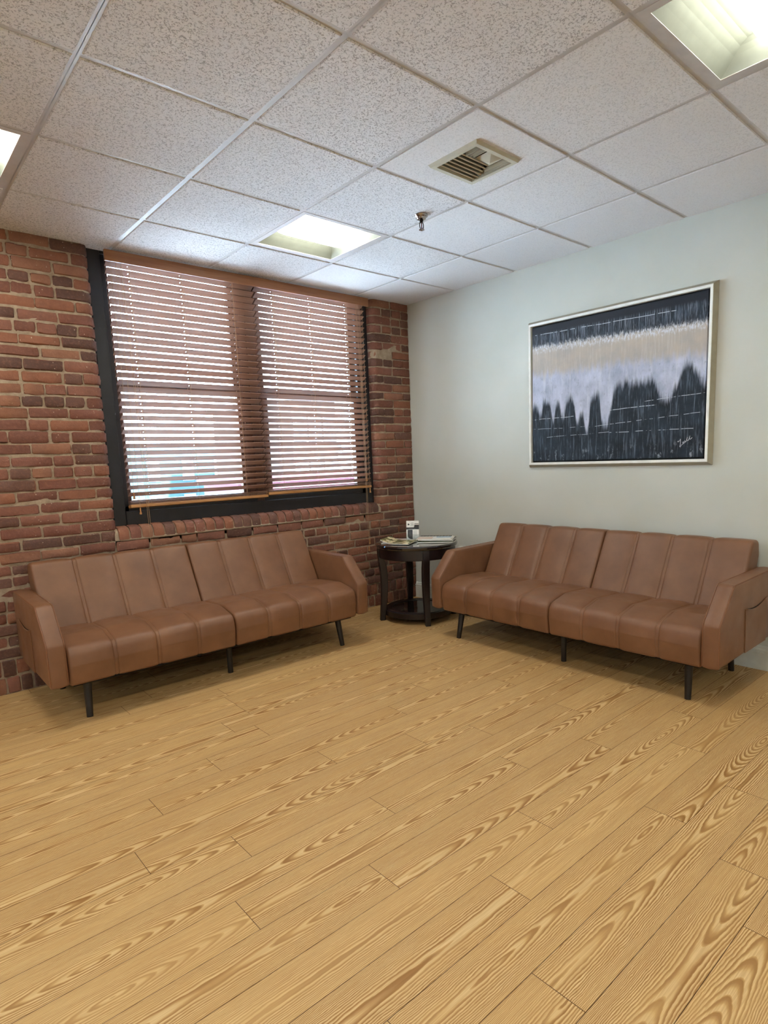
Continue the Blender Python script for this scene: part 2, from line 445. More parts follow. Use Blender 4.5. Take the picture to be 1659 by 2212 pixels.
mb.tube([(OX0+.01,.006,SILL_Z0+.004),((OX0+OX1)/2,.004,SILL_Z0+.002),(OX1-.01,.006,SILL_Z0+.004)],.009,8,1)
bw=struct('wall_back',mb,[BRICK,MORTAR],smooth=True,angle=40)

# ------------------------------------------------------------------ baseboards
def baseboard(name,p0,p1,nrm):
    n=Vector(nrm+(0,)); prof=[(0,0),(.016,0),(.016,.098),(.0125,.101),(.0125,.106),(.017,.109),(.017,.118),(.010,.123),(.010,.128),(.006,.136),(0,.138)]
    mb=MB(); mb.loft([[Vector(p+(0,))+n*a+Vector((0,0,b)) for a,b in prof] for p in (p0,p1)])
    return struct(name,mb,TRIMW)
baseboard('baseboard_right',(0,0.0),(0,YF),(-1,0))
baseboard('baseboard_left',(XL,0.0),(XL,YF),(1,0))
baseboard('baseboard_front',(XL,YF),(0,YF),(0,1))

# ------------------------------------------------------------------ ceiling
BX=[0]+[-(GA+k*T) for k in range(13)]+[XL]
AY=[.0]+[-(GC+k*T) for k in range(11)]+[YF]
BX=[b for b in BX if b>=XL]; AY=[b for b in AY if b>=YF]
LIGHTS=[(i,j) for i in (2,5,8,11) for j in (1,5,9)]   # i: x cell between BX[i+1]..BX[i]; j: y cell
VENT=(2,3)
TZ=H-.005
mb=MB(); pit=[]
hw=.0115
def tilebox(x0,x1,y0,y1,p):
    n=len(mb.v); e=.0035
    mb.loft([[(x0+e,y0+e,TZ),(x1-e,y0+e,TZ),(x1-e,y1-e,TZ),(x0+e,y1-e,TZ)],
             [(x0,y0,TZ+e),(x1,y0,TZ+e),(x1,y1,TZ+e),(x0,y1,TZ+e)],
             [(x0,y0,H+.015),(x1,y0,H+.015),(x1,y1,H+.015),(x0,y1,H+.015)]])
    pit.extend([p]*(len(mb.v)-n))
VX0,VX1,VY0,VY1=-1.585,-1.335,-2.205,-1.945     # throat of the air vent
for i in range(len(BX)-1):
    for j in range(len(AY)-1):
        if (i,j) in LIGHTS: continue
        x1,x0=BX[i],BX[i+1]; y1,y0=AY[j],AY[j+1]
        if x1<0: x1-=hw
        if x0>XL: x0+=hw
        if y1<0: y1-=hw
        else: y1=.07
        if y0>YF: y0+=hw
        p=1.0
        if i<=2 and j>=3: p=.55
        if i<=1 and j>=2: p=.38
        if i==0: p=.22
        if (i,j)==(2,2): p=.9
        if i==1 and j==1: p=.75
        if i==1 and j==0: p=.3
        if (i,j)==VENT:
            for q in ((x0,VX0,y0,y1),(VX1,x1,y0,y1),(VX0,VX1,y0,VY0),(VX0,VX1,VY1,y1)):
                n=len(mb.v); mb.box((q[0],q[2],TZ),(q[1],q[3],H+.015)); pit.extend([p*.7]*(len(mb.v)-n))
        else: tilebox(x0,x1,y0,y1,p)
n=len(mb.v)
# the tiles run on a little over the window recess; solid deck above
mb.box((XL-.1,YF-.1,H+.25),(.1,.35,H+.3),mi=1); pit.extend([0]*(len(mb.v)-n))
me=bpy.data.meshes.new('ceiling'); me.from_pydata(mb.v,[],mb.f); me.materials.append(TILE); me.materials.append(BLACK)
for p_,mi in zip(me.polygons,mb.m): p_.material_index=mi
a=me.attributes.new('pit','FLOAT','POINT')
for i,t in enumerate(pit): a.data[i].value=t
co=bpy.data.objects.new('ceiling',me); COL.objects.link(co); co['kind']='structure'
mb=MB()
for x in BX[1:-1]: mb.box((x-.012,YF,H),(x+.012,.07,H+.002)); mb.box((x-.001,YF,H),(x+.001,.07,H+.04))
for y in AY[1:-1]: mb.box((XL,y-.012,H+.0002),(0,y+.012,H+.0022)); mb.box((XL,y-.001,H),(0,y+.001,H+.035))
struct('trim_1',mb,GRID)

# ------------------------------------------------------------------ troffer lights
def make_light(cx,cy):
    r=empty('ceiling_light',(cx,cy,H))
    h=T/2-.0125; o=.262
    mb=MB()      # flat frame
    for a,b in (((-h,-h),(h,-o)),((-h,o),(h,h)),((-h,-o),(-o,o)),((o,-o),(h,o))):
        mb.box((a[0],a[1],-.0015),(b[0],b[1],.004))
    fr=mb.build('frame',GRID,r)
    mb=MB(); yi=.135; xi=.205; zt=.075
    def curve(p0,p1,n=5):
        return [(p0[0]+(p1[0]-p0[0])*(k/n), p0[1]+(p1[1]-p0[1])*math.sin(k/n*math.pi/2)) for k in range(n+1)]
    c=curve((o,0),(yi,zt))
    # long reflectors, mitred to the end ones
    for s in (-1,1):
        A=[]
        for (d,z) in c:
            t=(o-d)/(o-yi); xe=o-(o-xi)*t
            A.append([(-xe,s*d,z),(xe,s*d,z)])
        for k in range(len(A)-1): mb.add(A[k]+A[k+1],[(0,1,3,2)])
        A=[]
        for (d,z) in c:
            t=(o-d)/(o-yi); xe=o-(o-xi)*t
            A.append([(s*xe,-d,z),(s*xe,d,z)])
        for k in range(len(A)-1): mb.add(A[k]+A[k+1],[(0,1,3,2)])
    mb.box((-xi-.01,-yi-.01,zt),(xi+.01,yi+.01,zt+.01))
    mb.box((-h,-h,zt+.012),(h,h,zt+.02))
    for s in (-1,1):
        mb.box((-h,s*h,.004),(h,s*(h-.003),zt+.02)); mb.box((s*h,-h,.004),(s*(h-.003),h,zt+.02))
    mb.build('reflector',REFL,r)
    # basket diffuser: flat belly, slanted flanks, curved ends
    mb=MB(); rings=[]
    prof=[(-.125,.07),(-.112,.030),(-.098,.016),(0,.012),(.098,.016),(.112,.030),(.125,.07)]
    for x,s in ((-.255,.0),(-.25,.35),(-.238,.7),(-.215,.92),(-.18,1),(0,1),(.18,1),(.215,.92),(.238,.7),(.25,.35),(.255,0)):
        rings.append([(x, y*(.72+.28*s), .07+(z-.07)*s) for y,z in prof])
    mb.loft(rings,0,caps=False,closed=False)
    mb.build('diffuser',DIFF,r,smooth=True,angle=25)
    return r
labels={(2,1):'square fluorescent ceiling light nearest the corner, above the window end of the room',
        (5,1):'square fluorescent ceiling light cut off at the left edge of the photo',
        (2,5):'square fluorescent ceiling light in the upper right corner of the photo',}
vis={(2,1):labels[(2,1)],(5,1):labels[(5,1)],(2,5):labels[(2,5)]}
proto=None
for (i,j) in LIGHTS:
    if i+1>=len(BX) or j+1>=len(AY): continue
    cx=(BX[i]+BX[i+1])/2; cyy=(AY[j]+AY[j+1])/2
    if proto is None: L=proto=make_light(cx,cyy)
    else:
        L=copy_tree(proto); L.location=(cx,cyy,H)
    tag(L, vis.get((i,j),'square fluorescent ceiling light added out of view, behind or beside the camera, to light the room'), 'ceiling light', 'recessed fluorescent ceiling lights')  # fixtures past the three in view are added to light the room

# ------------------------------------------------------------------ air vent
vt=empty('air_vent',((VX0+VX1)/2,(VY0+VY1)/2,TZ)); tag(vt,'square cream metal air vent with slanted louvers in a ceiling tile','air vent')
cx,cyy=(VX0+VX1)/2,(VY0+VY1)/2
mb=MB(); ho=.146; hi=.118
def framering(z0,z1,a,b):
    for q in (((-a,-a),(a,-b)),((-a,b),(a,a)),((-a,-b),(-b,b)),((b,-b),(a,b))):
        mb.box((q[0][0],q[0][1],z0),(q[1][0],q[1][1],z1),.0015)
for s in range(4):
    pass
mb.loft([[(-ho,-ho,0),(ho,-ho,0),(ho,ho,0),(-ho,ho,0)],[(-ho+.008,-ho+.008,-.012),(ho-.008,-ho+.008,-.012),(ho-.008,ho-.008,-.012),(-ho+.008,ho-.008,-.012)],
         [(-hi,-hi,-.012),(hi,-hi,-.012),(hi,hi,-.012),(-hi,hi,-.012)],[(-hi,-hi,.02),(hi,-hi,.02),(hi,hi,.02),(-hi,hi,.02)]],0,caps=False)
mb.build('frame',VENTM,vt)
mb=MB()
mb.box((-.124,-.124,.10),(.124,.124,.105))
for s in (-1,1):
    mb.box((-.124,s*.124,.0),(.124,s*.121,.105)); mb.box((s*.124,-.124,.0),(s*.121,.124,.105))
mb.build('duct_box',BLACK,vt)
for k in range(6):      # long blades on the far side
    y=.108-.026*k; mb=MB(); xl=-hi+.001; xr=hi-.002-.012*max(0,k-1)
    if k>=3: xr=.085-.012*(k-3)
    mb.box((xl,-.0010,-.009),(xr,.0010,.014)); mb.box((xl,-.0045,-.0105),(xr,.0012,-.009)); b=mb.build('louver',VENTM,vt); b.location=(0,y,.001); b.rotation_euler=(math.radians(-32),0,0)
for k in range(3):      # nested L blades on the near side
    d=.018*k; mb=MB()
    x0=-hi+.03+d; mb.box((x0,-hi+.002,-.010),(x0+.002,-.03-d*.3,.010)); mb.build('louver',VENTM,vt)
mb=MB()                 # small centre pyramid
q=.052; pc=(.035,-.062)
mb.add([(pc[0]-q,pc[1]-q,.006),(pc[0]+q,pc[1]-q,.006),(pc[0]+q,pc[1]+q,.006),(pc[0]-q,pc[1]+q,.006),(pc[0],pc[1],-.014)],[(0,1,4),(1,2,4),(2,3,4),(3,0,4)])
mb.build('centre_deflector',VENTM,vt)
for k in range(2):
    mb=MB(); d=.012*k; mb.box((.092+d,-hi+.002,-.010),(.094+d,.02-d,.008)); mb.build('louver',VENTM,vt)

# ------------------------------------------------------------------ sprinkler
spk=empty('fire_sprinkler',(-1.245,-1.50,TZ)); tag(spk,'small chrome fire sprinkler head hanging from the ceiling','fire sprinkler')
mb=MB(); mb.lathe([(.036,.001),(.037,-.003),(.034,-.010),(.027,-.014),(.024,-.022),(.014,-.026)],32); mb.build('escutcheon',CHROME,spk,smooth=True,angle=30)
mb=MB(); mb.lathe([(.011,-.020),(.011,-.032),(.008,-.034),(.008,-.040)],12); mb.build('body',DARKMET,spk,smooth=True,angle=30)
mb=MB()
for s in (-1,1): mb.tube([(s*.008,0,-.036),(s*.013,0,-.044),(s*.014,0,-.058),(s*.011,0,-.068),(s*.003,0,-.075)],.0024,8)
mb.build('frame_arm',DARKMET,spk,smooth=True)
mb=MB(); mb.tube([(0,0,-.038),(0,0,-.074)],.0028,10); mb.build('bulb',simple('red_bulb','#5c1f1c',.2),spk,smooth=True)
mb=MB(); mb.lathe([(.003,-.072),(.014,-.0745),(.0145,-.0765),(.005,-.078),(.003,-.082)],20); mb.build('deflector',CHROME,spk,smooth=True,angle=30)

# ------------------------------------------------------------------ window
W1=empty('window_1',((OX0+OX1)/2,.1,SILL_Z1)); W1['kind']='structure'
wo=Vector(W1.location)
def wpart(mb,name,mat,smooth=False,parent=None):
    o=mb.build(name,mat,smooth=smooth); 
    p=parent or W1
    o.parent=p; 
    if p is W1: o.matrix_parent_inverse=Matrix.Translation(-wo)
    return o
CT=H+.05; CY0=.066
mb=MB()     # outer casing with a step
mb.box((OX0+.002,CY0,SILL_Z1-.012),(OX0+.078,.20,CT),.004); mb.box((OX1-.078,CY0,SILL_Z1-.012),(OX1-.002,.20,CT),.004)
mb.box((OX0+.078,CY0+.001,SILL_Z1-.012),(OX1-.078,.20,SILL_Z1+.078),.004)
mb.box((OX0+.078,CY0+.004,H-.02),(OX1-.078,.20,CT))
mb.box((OX0+.07,.088,SILL_Z1),(OX0+.108,.20,CT),.003); mb.box((OX1-.108,.088,SILL_Z1),(OX1-.07,.20,CT),.003)
mb.box((OX0+.07,.088,SILL_Z1+.07),(OX1-.07,.20,SILL_Z1+.112),.003)
wpart(mb,'window_frame',BLACKF)
# mullion
MX0,MX1=-1.545,-1.385
mb=MB(); mb.box((MX0,.095,SILL_Z1+.07),(MX1,.21,CT),.004); mb.box((MX0+.05,.085,SILL_Z1+.07),(MX1-.05,.10,CT),.003); wpart(mb,'mullion',BROWNS)
def sash(x0,x1,z0,z1,y,name='sash',mat=BROWNS,st=.045):
    mb=MB(); d=.034
    mb.box((x0,y,z0),(x0+st,y+d,z1),.003); mb.box((x1-st,y,z0),(x1,y+d,z1),.003)
    mb.box((x0+st,y,z0),(x1-st,y+d,z0+st),.003); mb.box((x0+st,y,z1-.038),(x1-st,y+d,z1),.003)
    s=wpart(mb,name,mat)
    g=MB(); g.box((x0+st-.005,y+.015,z0+.02),(x1-st+.005,y+.019,z1-.02)); p=g.build('pane',GLASS); p.parent=s
    return s
for (a,b) in ((OX0+.092,MX0+.004),(MX1-.004,OX1-.092)):
    s=sash(a,b,SILL_Z1+.10,1.778,.112)
    sash(a,b,1.742,H+.0,.148)
    mb=MB(); mx=(a+b)/2
    mb.box((mx-.03,.104,1.778),(mx+.03,.14,1.786),.002); mb.box((mx-.022,.108,1.784),(mx+.022,.132,1.802),.004)
    mb.tube([(mx+.012,.115,1.797),(mx+.035,.108,1.800)],.004,8)
    lk=mb.build('sash_lock',DARKMET); lk.parent=s

# an unseen window added further left in the brick wall to brighten the ceiling
SW=(-7.6,-5.1,.93,H+.02)
mb=MB()
for q in ((SW[0],SW[2],SW[0]+.09,SW[3]),(SW[1]-.09,SW[2],SW[1],SW[3]),(SW[0],SW[2],SW[1],SW[2]+.09),(SW[0],SW[3]-.09,SW[1],SW[3]),(-6.43,SW[2],-6.27,SW[3]),(SW[0],1.73,SW[1],1.78)):
    mb.box((q[0],.10,q[1]),(q[2],.18,q[3]),.003)
wf=mb.build('fill_window',BLACKF); wf['kind']='structure'
mb=MB(); mb.box((SW[0]+.05,.14,SW[2]+.05),(SW[1]-.05,.144,SW[3]-.05)); p=mb.build('pane',GLASS); p.parent=wf
# ------------------------------------------------------------------ blinds
TILT=math.radians(-29); PITCHS=.0435; BY=.034
def make_slat_mesh(L,lads):
    mb=MB(); w=.0258; t=.0015
    xs=[-L/2]; 
    for q in lads: xs+=[q-.0025,q+.0025]
    xs.append(L/2)
    for k in range(0,len(xs),2): mb.box((xs[k],-w,-t),(xs[k+1],w,t))
    for q in lads:
        mb.box((q-.0025,-w,-t),(q+.0025,-.005,t)); mb.box((q-.0025,.006,-t),(q+.0025,w,t))
    return mb.mesh('slat',SLAT)
def make_blind(name_label,x0,x1,rail_z,lads_world,tilt_rail,cord_x,pull_z,wand_x,wand_z):
    cx=(x0+x1)/2; L=x1-x0; top=2.505
    r=empty('window_blind',(cx,BY,top)); tag(r,name_label,'window blind','wooden blinds side by side in the window')
    lads=[q-cx for q in lads_world]
    mb=MB(); mb.box((-L/2+.016,-.018,-.01),(L/2-.016,.030,.035),.002); mb.build('headrail',VAL,r)
    me=make_slat_mesh(L-.006,lads)
    z=-.022; zs=[]
    while top+z>rail_z+.064: zs.append(z); z-=PITCHS
    for z in zs:
        o=bpy.data.objects.new('slat',me); COL.objects.link(o); o.parent=r
        o.location=(random.gauss(0,.0012),random.gauss(0,.0008),z); o.rotation_euler=(TILT+random.gauss(0,.012),0,random.gauss(0,.0008))
    zr=rail_z-top
    for k in range(3):    # slats resting on the bottom rail
        o=bpy.data.objects.new('slat',me); COL.objects.link(o); o.parent=r
        o.location=(0,0,zr+.024+.0085*k); o.rotation_euler=(-.06-.05*k,tilt_rail,0)
    mb=MB(); mb.box((-L/2,-.027,-.002),(L/2,.027,.018),.004,seg=2)
    b=mb.build('bottom_rail',RAIL,r); b.location=(0,-.002,zr); b.rotation_euler=(-.12,tilt_rail,0)
    for q in lads:
        mb=MB()
        for s in (-1,1):
            yy=s*.0255
            mb.tube([(q,yy,.0),(q,yy,zr+.02)],.0009,6)
        for z in zs:
            a=Vector((q+.003,-.0255,z-.012)); bb=Vector((q-.003,.0255,z-.012-.018))
            mb.tube([(q,-.0255,z+.010),(q+.006,.0255,z-.012)],.0007,4)
        mb.build('ladder_cord',CORD,r)
    def tassel(x,y,z):
        mb=MB(); mb.lathe([(.002,.004),(.0045,.0),(.0045,-.010),(.0035,-.013),(.0075,-.030),(.008,-.036),(.004,-.038)],12)
        o=mb.build('tassel',RAIL,r,smooth=True,angle=40); o.location=(x,y,z)
    for k,(x,z) in enumerate(((cord_x,pull_z),(cord_x+.010,pull_z+.06))):
        mb=MB(); xx=x-cx; mb.tube([(xx-.02,-.034,-.005),(xx-.019,-.036,-.06),(xx-.012,-.046,-.5),(xx,-.050,z-top)],.0011,6); mb.build('pull_cord',CORD,r)
        tassel(xx,-.050,z-top)
    for (x,z) in ((wand_x,wand_z),(wand_x-.03,wand_z+.10)):
        mb=MB(); xx=x-cx; mb.tube([(xx,-.034,-.005),(xx,-.036,-.06),(xx,-.040,z-top)],.0011,6); mb.build('tilt_cord',CORD,r)
        tassel(xx,-.040,z-top)
    return r
make_blind('left wooden slat blind with tassels hanging near its left end, above the left sofa',-2.418,-1.445,1.008,(-2.288,-1.965,-1.612),-.004,-2.325,.66,-2.367,1.00)
make_blind('right wooden slat blind beside the corner, its long cords falling to the brick below',-1.440,-.470,1.024,(-1.303,-.985,-.650),-.001,-.545,.53,-.50,1.02)
mb=MB()
vx0,vx1=-2.432,-.448
mb.box((vx0,-.024,2.482),(vx1,-.008,2.546),.003,seg=2)
mb.box((vx0,-.012,2.482),(vx0+.010,-.003,2.546),.001); mb.box((vx1-.010,-.012,2.482),(vx1,-.003,2.546),.001)
v=mb.build('blind_valance',VAL); tag(v,'long wooden valance board across the top of both window blinds','valance')

# ------------------------------------------------------------------ outdoors
mb=MB(); mb.box((-120,-150,-6.1),(140,160,-6)); g_=mb.build('ground',simple('pale_street','#b5b4ae',.9)); g_['kind']='structure'
def building(name,label,x0,x1,y0,y1,z1,mat,win,rows_,cols):
    r=empty(name,((x0+x1)/2,(y0+y1)/2,-6)); tag(r,label,'building')
    o=Vector(r.location)
    mb=MB(); mb.box((x0-o.x,y0-o.y,0),(x1-o.x,y1-o.y,z1+6)); mb.build('wall',mat,r)
    mb=MB(); mb.box((x0-o.x-.2,y0-o.y-.2,z1+6),(x1-o.x+.2,y1-o.y+.2,z1+6.25)); mb.build('roof',mat,r)
    for a in range(cols):
        for b in range(rows_):
            wx=x0-o.x+(x1-x0)*(a+.5)/cols; wz=z1+6-1.2-2.0*b
            if wz<4: continue
            mb=MB(); mb.box((wx-.35,y0-o.y-.05,wz-.6),(wx+.35,y0-o.y+.02,wz+.6)); mb.build('window',win,r)
    return r
WIN=simple('far_window','#6d7f8c',.2)
building('building','pale peach building far outside behind the right blind',11.0,13.4,20,28,4.0,simple('peach_brick','#463831',.9),WIN,3,3)
building('building','long teal building far outside behind both blinds',4,22,32,40,2.2,simple('teal_wall','#16303a',.9),WIN,2,9)
building('building','low pink roofed building outside at the bottom of the right blind',6.5,13.5,16.5,19.5,.55,simple('pink_roof','#42202b',.9),WIN,1,4)

# ------------------------------------------------------------------ sofas
def resample_profile(pts,rad,n=4):
    """closed polygon -> points with rounded corners. rad: per-corner radius"""
    out=[]; m=len(pts)
    for i,p in enumerate(pts):
        a=Vector(pts[i-1]); b=Vector(p); c=Vector(pts[(i+1)%m]); r=rad[i]
        if r<=0: out.append(b); continue
        u=(a-b).normalized(); v=(c-b).normalized()
        ang=math.acos(max(-1,min(1,u.dot(v)))); d=min(r/math.tan(ang/2),(a-b).length*.48,(c-b).length*.48)
        p0=b+u*d; p1=b+v*d
        for k in range(n+1):
            t=k/n; out.append(p0*(1-t)**2+b*2*t*(1-t)+p1*t*t)
    return out
def densify(pts,step):
    out=[]; m=len(pts)
    for i in range(m):
        a=pts[i]; b=pts[(i+1)%m]; k=max(1,int((b-a).length/step))
        for j in range(k): out.append(a.lerp(b,j/k))
    return out
def channel_cushion(x0,x1,nch,pts,rad,name,parent,crown=.006,endr=.016,seam=.009,round_end=(1,1)):
    prof=densify(resample_profile(pts,rad,6),.03); m=len(prof)
    c=Vector((0,0))
    for p in prof: c+=p
    c/=m
    nr=[]
    for i in range(m):
        t=(prof[(i+1)%m]-prof[i-1]).normalized(); n=Vector((t.y,-t.x))
        if n.dot(prof[i]-c)<0: n=-n
        nr.append(n)
    w=(x1-x0)/nch; seams=[x0+w*k for k in range(1,nch)]
    xs=set()
    for k in range(7): 
        t=k/6*math.pi/2; xs.add(round(x0+endr*(1-math.sin(math.pi/2-t)) if False else x0+endr*(1-math.cos(t)),5)); xs.add(round(x1-endr*(1-math.cos(t)),5))
    for sxx in seams:
        for d in (-.05,-.035,-.024,-.017,-.0125,-.010,-.0085,-.0065,-.004,0,.004,.0065,.0085,.010,.0125,.017,.024,.035,.05): xs.add(round(sxx+d,5))
    k=x0+.03
    while k<x1-.02: xs.add(round(k,5)); k+=.025
    xs=sorted(x for x in xs if x0<=x<=x1)
    rings=[]
    for x in xs:
        ins=0
        for s_ in seams:
            d=abs(x-s_); ins+=.0045*math.exp(-(d/.022)**2)+.0035*math.exp(-((d-seam)/.0022)**2)
        de=min(x-x0,x1-x)
        if de<endr: ins+=endr*(1-math.sqrt(max(0,1-((endr-de)/endr)**2)))
        fr=((x-x0)/w)%1.0; puff=crown*(4*fr*(1-fr))**.7
        wr=.0015*noise.noise(Vector((x*6,1.3,0)))
        rings.append([(x,)+tuple(prof[i]+nr[i]*(puff*max(0.0,min(1.0,nr[i].y+.75))-ins+.0018*noise.noise(Vector((x*9,prof[i].x*9,prof[i].y*9))))) for i in range(m)])
    mb=MB(); mb.loft(rings); return mb.build(name,LEATHER,parent,smooth=True,angle=60)
def make_sofa():
    r=empty('sofa')
    hw_=.8825
    seat=[(-.18,.22),(-.762,.198),(-.776,.300),(-.766,.385),(-.60,.422),(-.36,.410),(-.18,.375)]
    back=[(-.335,.375),(-.300,.440),(-.168,.690),(-.135,.752),(-.045,.745),(-.03,.66),(-.17,.32),(-.25,.30)]
    for a,b in ((-hw_,-.002),(.002,hw_)):
        channel_cushion(a,b,4,seat,[.02,.02,.05,.055,.12,.1,.02],'seat_cushion',r)
        channel_cushion(a,b,4,back,[.02,.05,.05,.035,.03,.05,.02,.02],'backrest',r,crown=.005)
    arm=[(-.06,.225),(-.778,.212),(-.782,.425),(-.622,.598),(-.06,.604)]
    for s in (-1,1):
        mb=MB(); x_in=hw_+.004; x_out=.972
        ap=[Vector(p) for p in resample_profile(arm,[.015,.012,.035,.035,.03],5)]; c=Vector((-.42,.42))
        def rg(x,ins):
            out=[]
            m=len(ap)
            for i in range(m):
                t=(ap[(i+1)%m]-ap[i-1]).normalized(); n=Vector((t.y,-t.x))
                if n.dot(ap[i]-c)<0: n=-n
                q=ap[i]-n*ins; out.append((s*x,q.x,q.y))
            return out
        mb.loft([rg(x_in,.012),rg(x_in+.003,.005),rg(x_in+.008,.001),rg(x_in+.012,.0),rg(x_in+.030,-.003),rg((x_in+x_out)/2,-.004),rg(x_out-.030,-.003),rg(x_out-.012,.0),rg(x_out-.008,.001),rg(x_out-.003,.005),rg(x_out,.012)])
        A=mb.build('armrest',LEATHER,r,smooth=True,angle=50)
        # piping seams round the upper edges of both faces
        for xx in (x_in+.004,x_out-.004):
            path=[p for p in ap if p.y>.22 and p.x<-.07]
            path.sort(key=lambda p:(math.atan2(p.y-.3,p.x+.35)) )
            path=[p for p in ap]; i0=min(range(len(path)),key=lambda i:(path[i]-Vector((-.778,.212))).length)
            path=[path[(i0+k)%len(path)] for k in range(len(path))]
            path=[p for p in path if p.x<-.075 and p.y>.215]
            mb=MB(); mb.tube([(s*xx,(p.x-c.x)*.996+c.x,(p.y-c.y)*.996+c.y) for p in path],.0016,6)
            o=mb.build('piping',STITCH,A,smooth=True)
        # side pocket
        xo=x_out+.0008
        mb=MB(); n=10; top=[(-.475+.295*k/n, .452+.010*k/n-.022*math.sin(math.pi*k/n)) for k in range(n+1)]
        ring=[(-.462,.224)]+top+[(-.17,.226)]
        mb.loft([[(s*xo,y,z) for y,z in ring],[(s*(xo+.0035),y,z) for y,z in ring]])
        pk=mb.build('pocket',LEATHER,A)
        mb=MB(); mb.tube([(s*(xo+.003),y,z) for y,z in top],.003,8); mb.build('pocket_lip',LEATHER,A,smooth=True)
        mb=MB()
        up=[(y,z+.001) for y,z in top]; lip=[(y,z+.006*math.sin(math.pi*k/n)+.0015) for k,(y,z) in enumerate(top)]
        mb.add([(s*(xo+.0003),y,z) for y,z in up]+[(s*(xo+.0003),y,z) for y,z in lip],[(k,k+1,n+2+k,n+1+k) for k in range(n)])
        mb.build('pocket_slit',BLACK,A)
    mb=MB(); mb.box((-.86,-.725,.186),(.86,-.10,.222)); mb.box((-.84,-.60,.150),(.84,-.12,.186)); mb.build('base_frame',BLACK,r)  # lower inset box is added to deepen the shade under the sofa
    def leg(x,y,dx,dy,r0=.0215,r1=.0155):
        mb=MB(); mb.tube([(x,y,.205),(x+dx*.5,y+dy*.5,.10),(x+dx,y+dy,.0)],[r0,(r0+r1)/2,r1],16); mb.build('leg',LEGW,r,smooth=True,angle=40)
    for s in (-1,1):
        leg(s*.785,-.665,s*.012,-.032); leg(s*.785,-.15,s*.012,.02)
    leg(.012,-.622,0,0,.016,.016); leg(.012,-.16,0,0,.016,.016)
    return r
S1=make_sofa(); S1.location=(-2.145,0,0); tag(S1,'brown leather channel-tufted futon sofa against the brick wall under the window','sofa','matching brown leather futon sofas')
S2=copy_tree(S1); S2.location=(0,-1.978,0); S2.rotation_euler=(0,0,-math.pi/2); tag(S2,'brown leather channel-tufted futon sofa against the pale wall below the painting','sofa','matching brown leather futon sofas')

# ------------------------------------------------------------------ side table
TC=Vector((-.485,-.54)); TB=empty('side_table',(TC.x,TC.y,0)); tag(TB,'round dark espresso wood end table with curved legs in the corner between the sofas','side table')
mb=MB(); mb.lathe([(.30,.578),(.318,.580),(.325,.588),(.326,.600),(.320,.609),(.312,.6105),(.0,.6105)][:6]+[(.30,.6108)],64); mb.build('tabletop',ESPTOP,TB,smooth=True,angle=30)
mb=MB(); mb.lathe([(.301,.500),(.304,.505),(.304,.580),(.27,.580),(.27,.500)],64); mb.build('apron',ESP,TB,smooth=True,angle=30)
for ang in (-119,151,61,-29):
    a=math.radians(ang); d=Vector((math.cos(a),math.sin(a),0)); t=Vector((-d.y,d.x,0)); mb=MB(); rings=[]
    for z,rc,dep,wd in ((0,.292,.040,.040),(.02,.291,.040,.040),(.08,.284,.043,.042),(.16,.275,.047,.045),(.26,.268,.052,.050),(.36,.268,.056,.053),(.44,.276,.054,.053),(.50,.290,.044,.052),(.54,.294,.038,.052),(.578,.295,.034,.052)):
        rings.append([d*(rc+sx_*dep/2)+t*(sy2*wd/2)+Vector((0,0,z)) for sx_,sy2 in ((-1,-1),(1,-1),(1,1),(-1,1))])
    mb.loft(rings); o=mb.build('leg',ESP,TB,smooth=True,angle=40)
    bv=o.modifiers.new('bevel','BEVEL'); bv.width=.004; bv.segments=2; bv.limit_method='ANGLE'; bv.angle_limit=math.radians(50)
mb=MB(); mb.lathe([(.205,.080),(.208,.090),(.255,.093),(.268,.086),(.268,.045),(.20,.045),(.205,.080)],64); mb.build('shelf',ESP,TB,smooth=True,angle=30)
mb=MB(); mb.lathe([(.0001,.080),(.207,.080),(.207,.086),(.0001,.086)],48); mb.build('shelf_glass',simple('dark_glass_shelf','#1a1516',.05),TB,smooth=True,angle=30)

# magazines -----------------------------------------------------------------
ZT=.6112
def quad_paper(mb,q,z,th,mi=0,curl=0,n=8):
    """q: four corners (x,y) ccw; a thin slab with an optional curl of the first edge"""
    A,B,C_,D=[Vector(p) for p in q]; top=[];bot=[]
    for i in range(n+1):
        u=i/n
        p0=A.lerp(B,u); p1=D.lerp(C_,u)
        zz=z+curl*max(0,(1-u)-.55)**2*5
        top.append([(p0.x,p0.y,zz+th),(p1.x,p1.y,zz+th)]); bot.append([(p0.x,p0.y,zz),(p1.x,p1.y,zz)])
    rings=[[bot[i][0],bot[i][1],top[i][1],top[i][0]] for i in range(n+1)]
    mb.loft(rings,mi)
def cover_mat(name,base,kind):
    m=N(name); ob=m.obj()
    if kind=='food':
        v=m.n('TexVoronoi'); v.inputs['Scale'].default_value=20; m.l(ob,v.inputs['Vector'])
        c=m.ramp(m.noise(ob,30,3),[(.35,srgb('#2e2b1c')),(.5,srgb('#6b6a3a')),(.65,srgb('#8a8450'))])
        c=m.mix(m.ramp(v.outputs['Distance'],[(.42,1.0),(.50,0.0)]), c, srgb('#e6d6ae'))
        c=m.mix(m.ramp(v.outputs['Distance'],[(.10,.8),(.16,0.0)]), c, srgb('#c58a63'))
    else:
        c=m.ramp(m.noise(m.scale(ob,(9,60,1)),1,3),[(.4,srgb(base)),(.6,srgb('#efeee8'))])
    m.set(c,.3); return m.mat
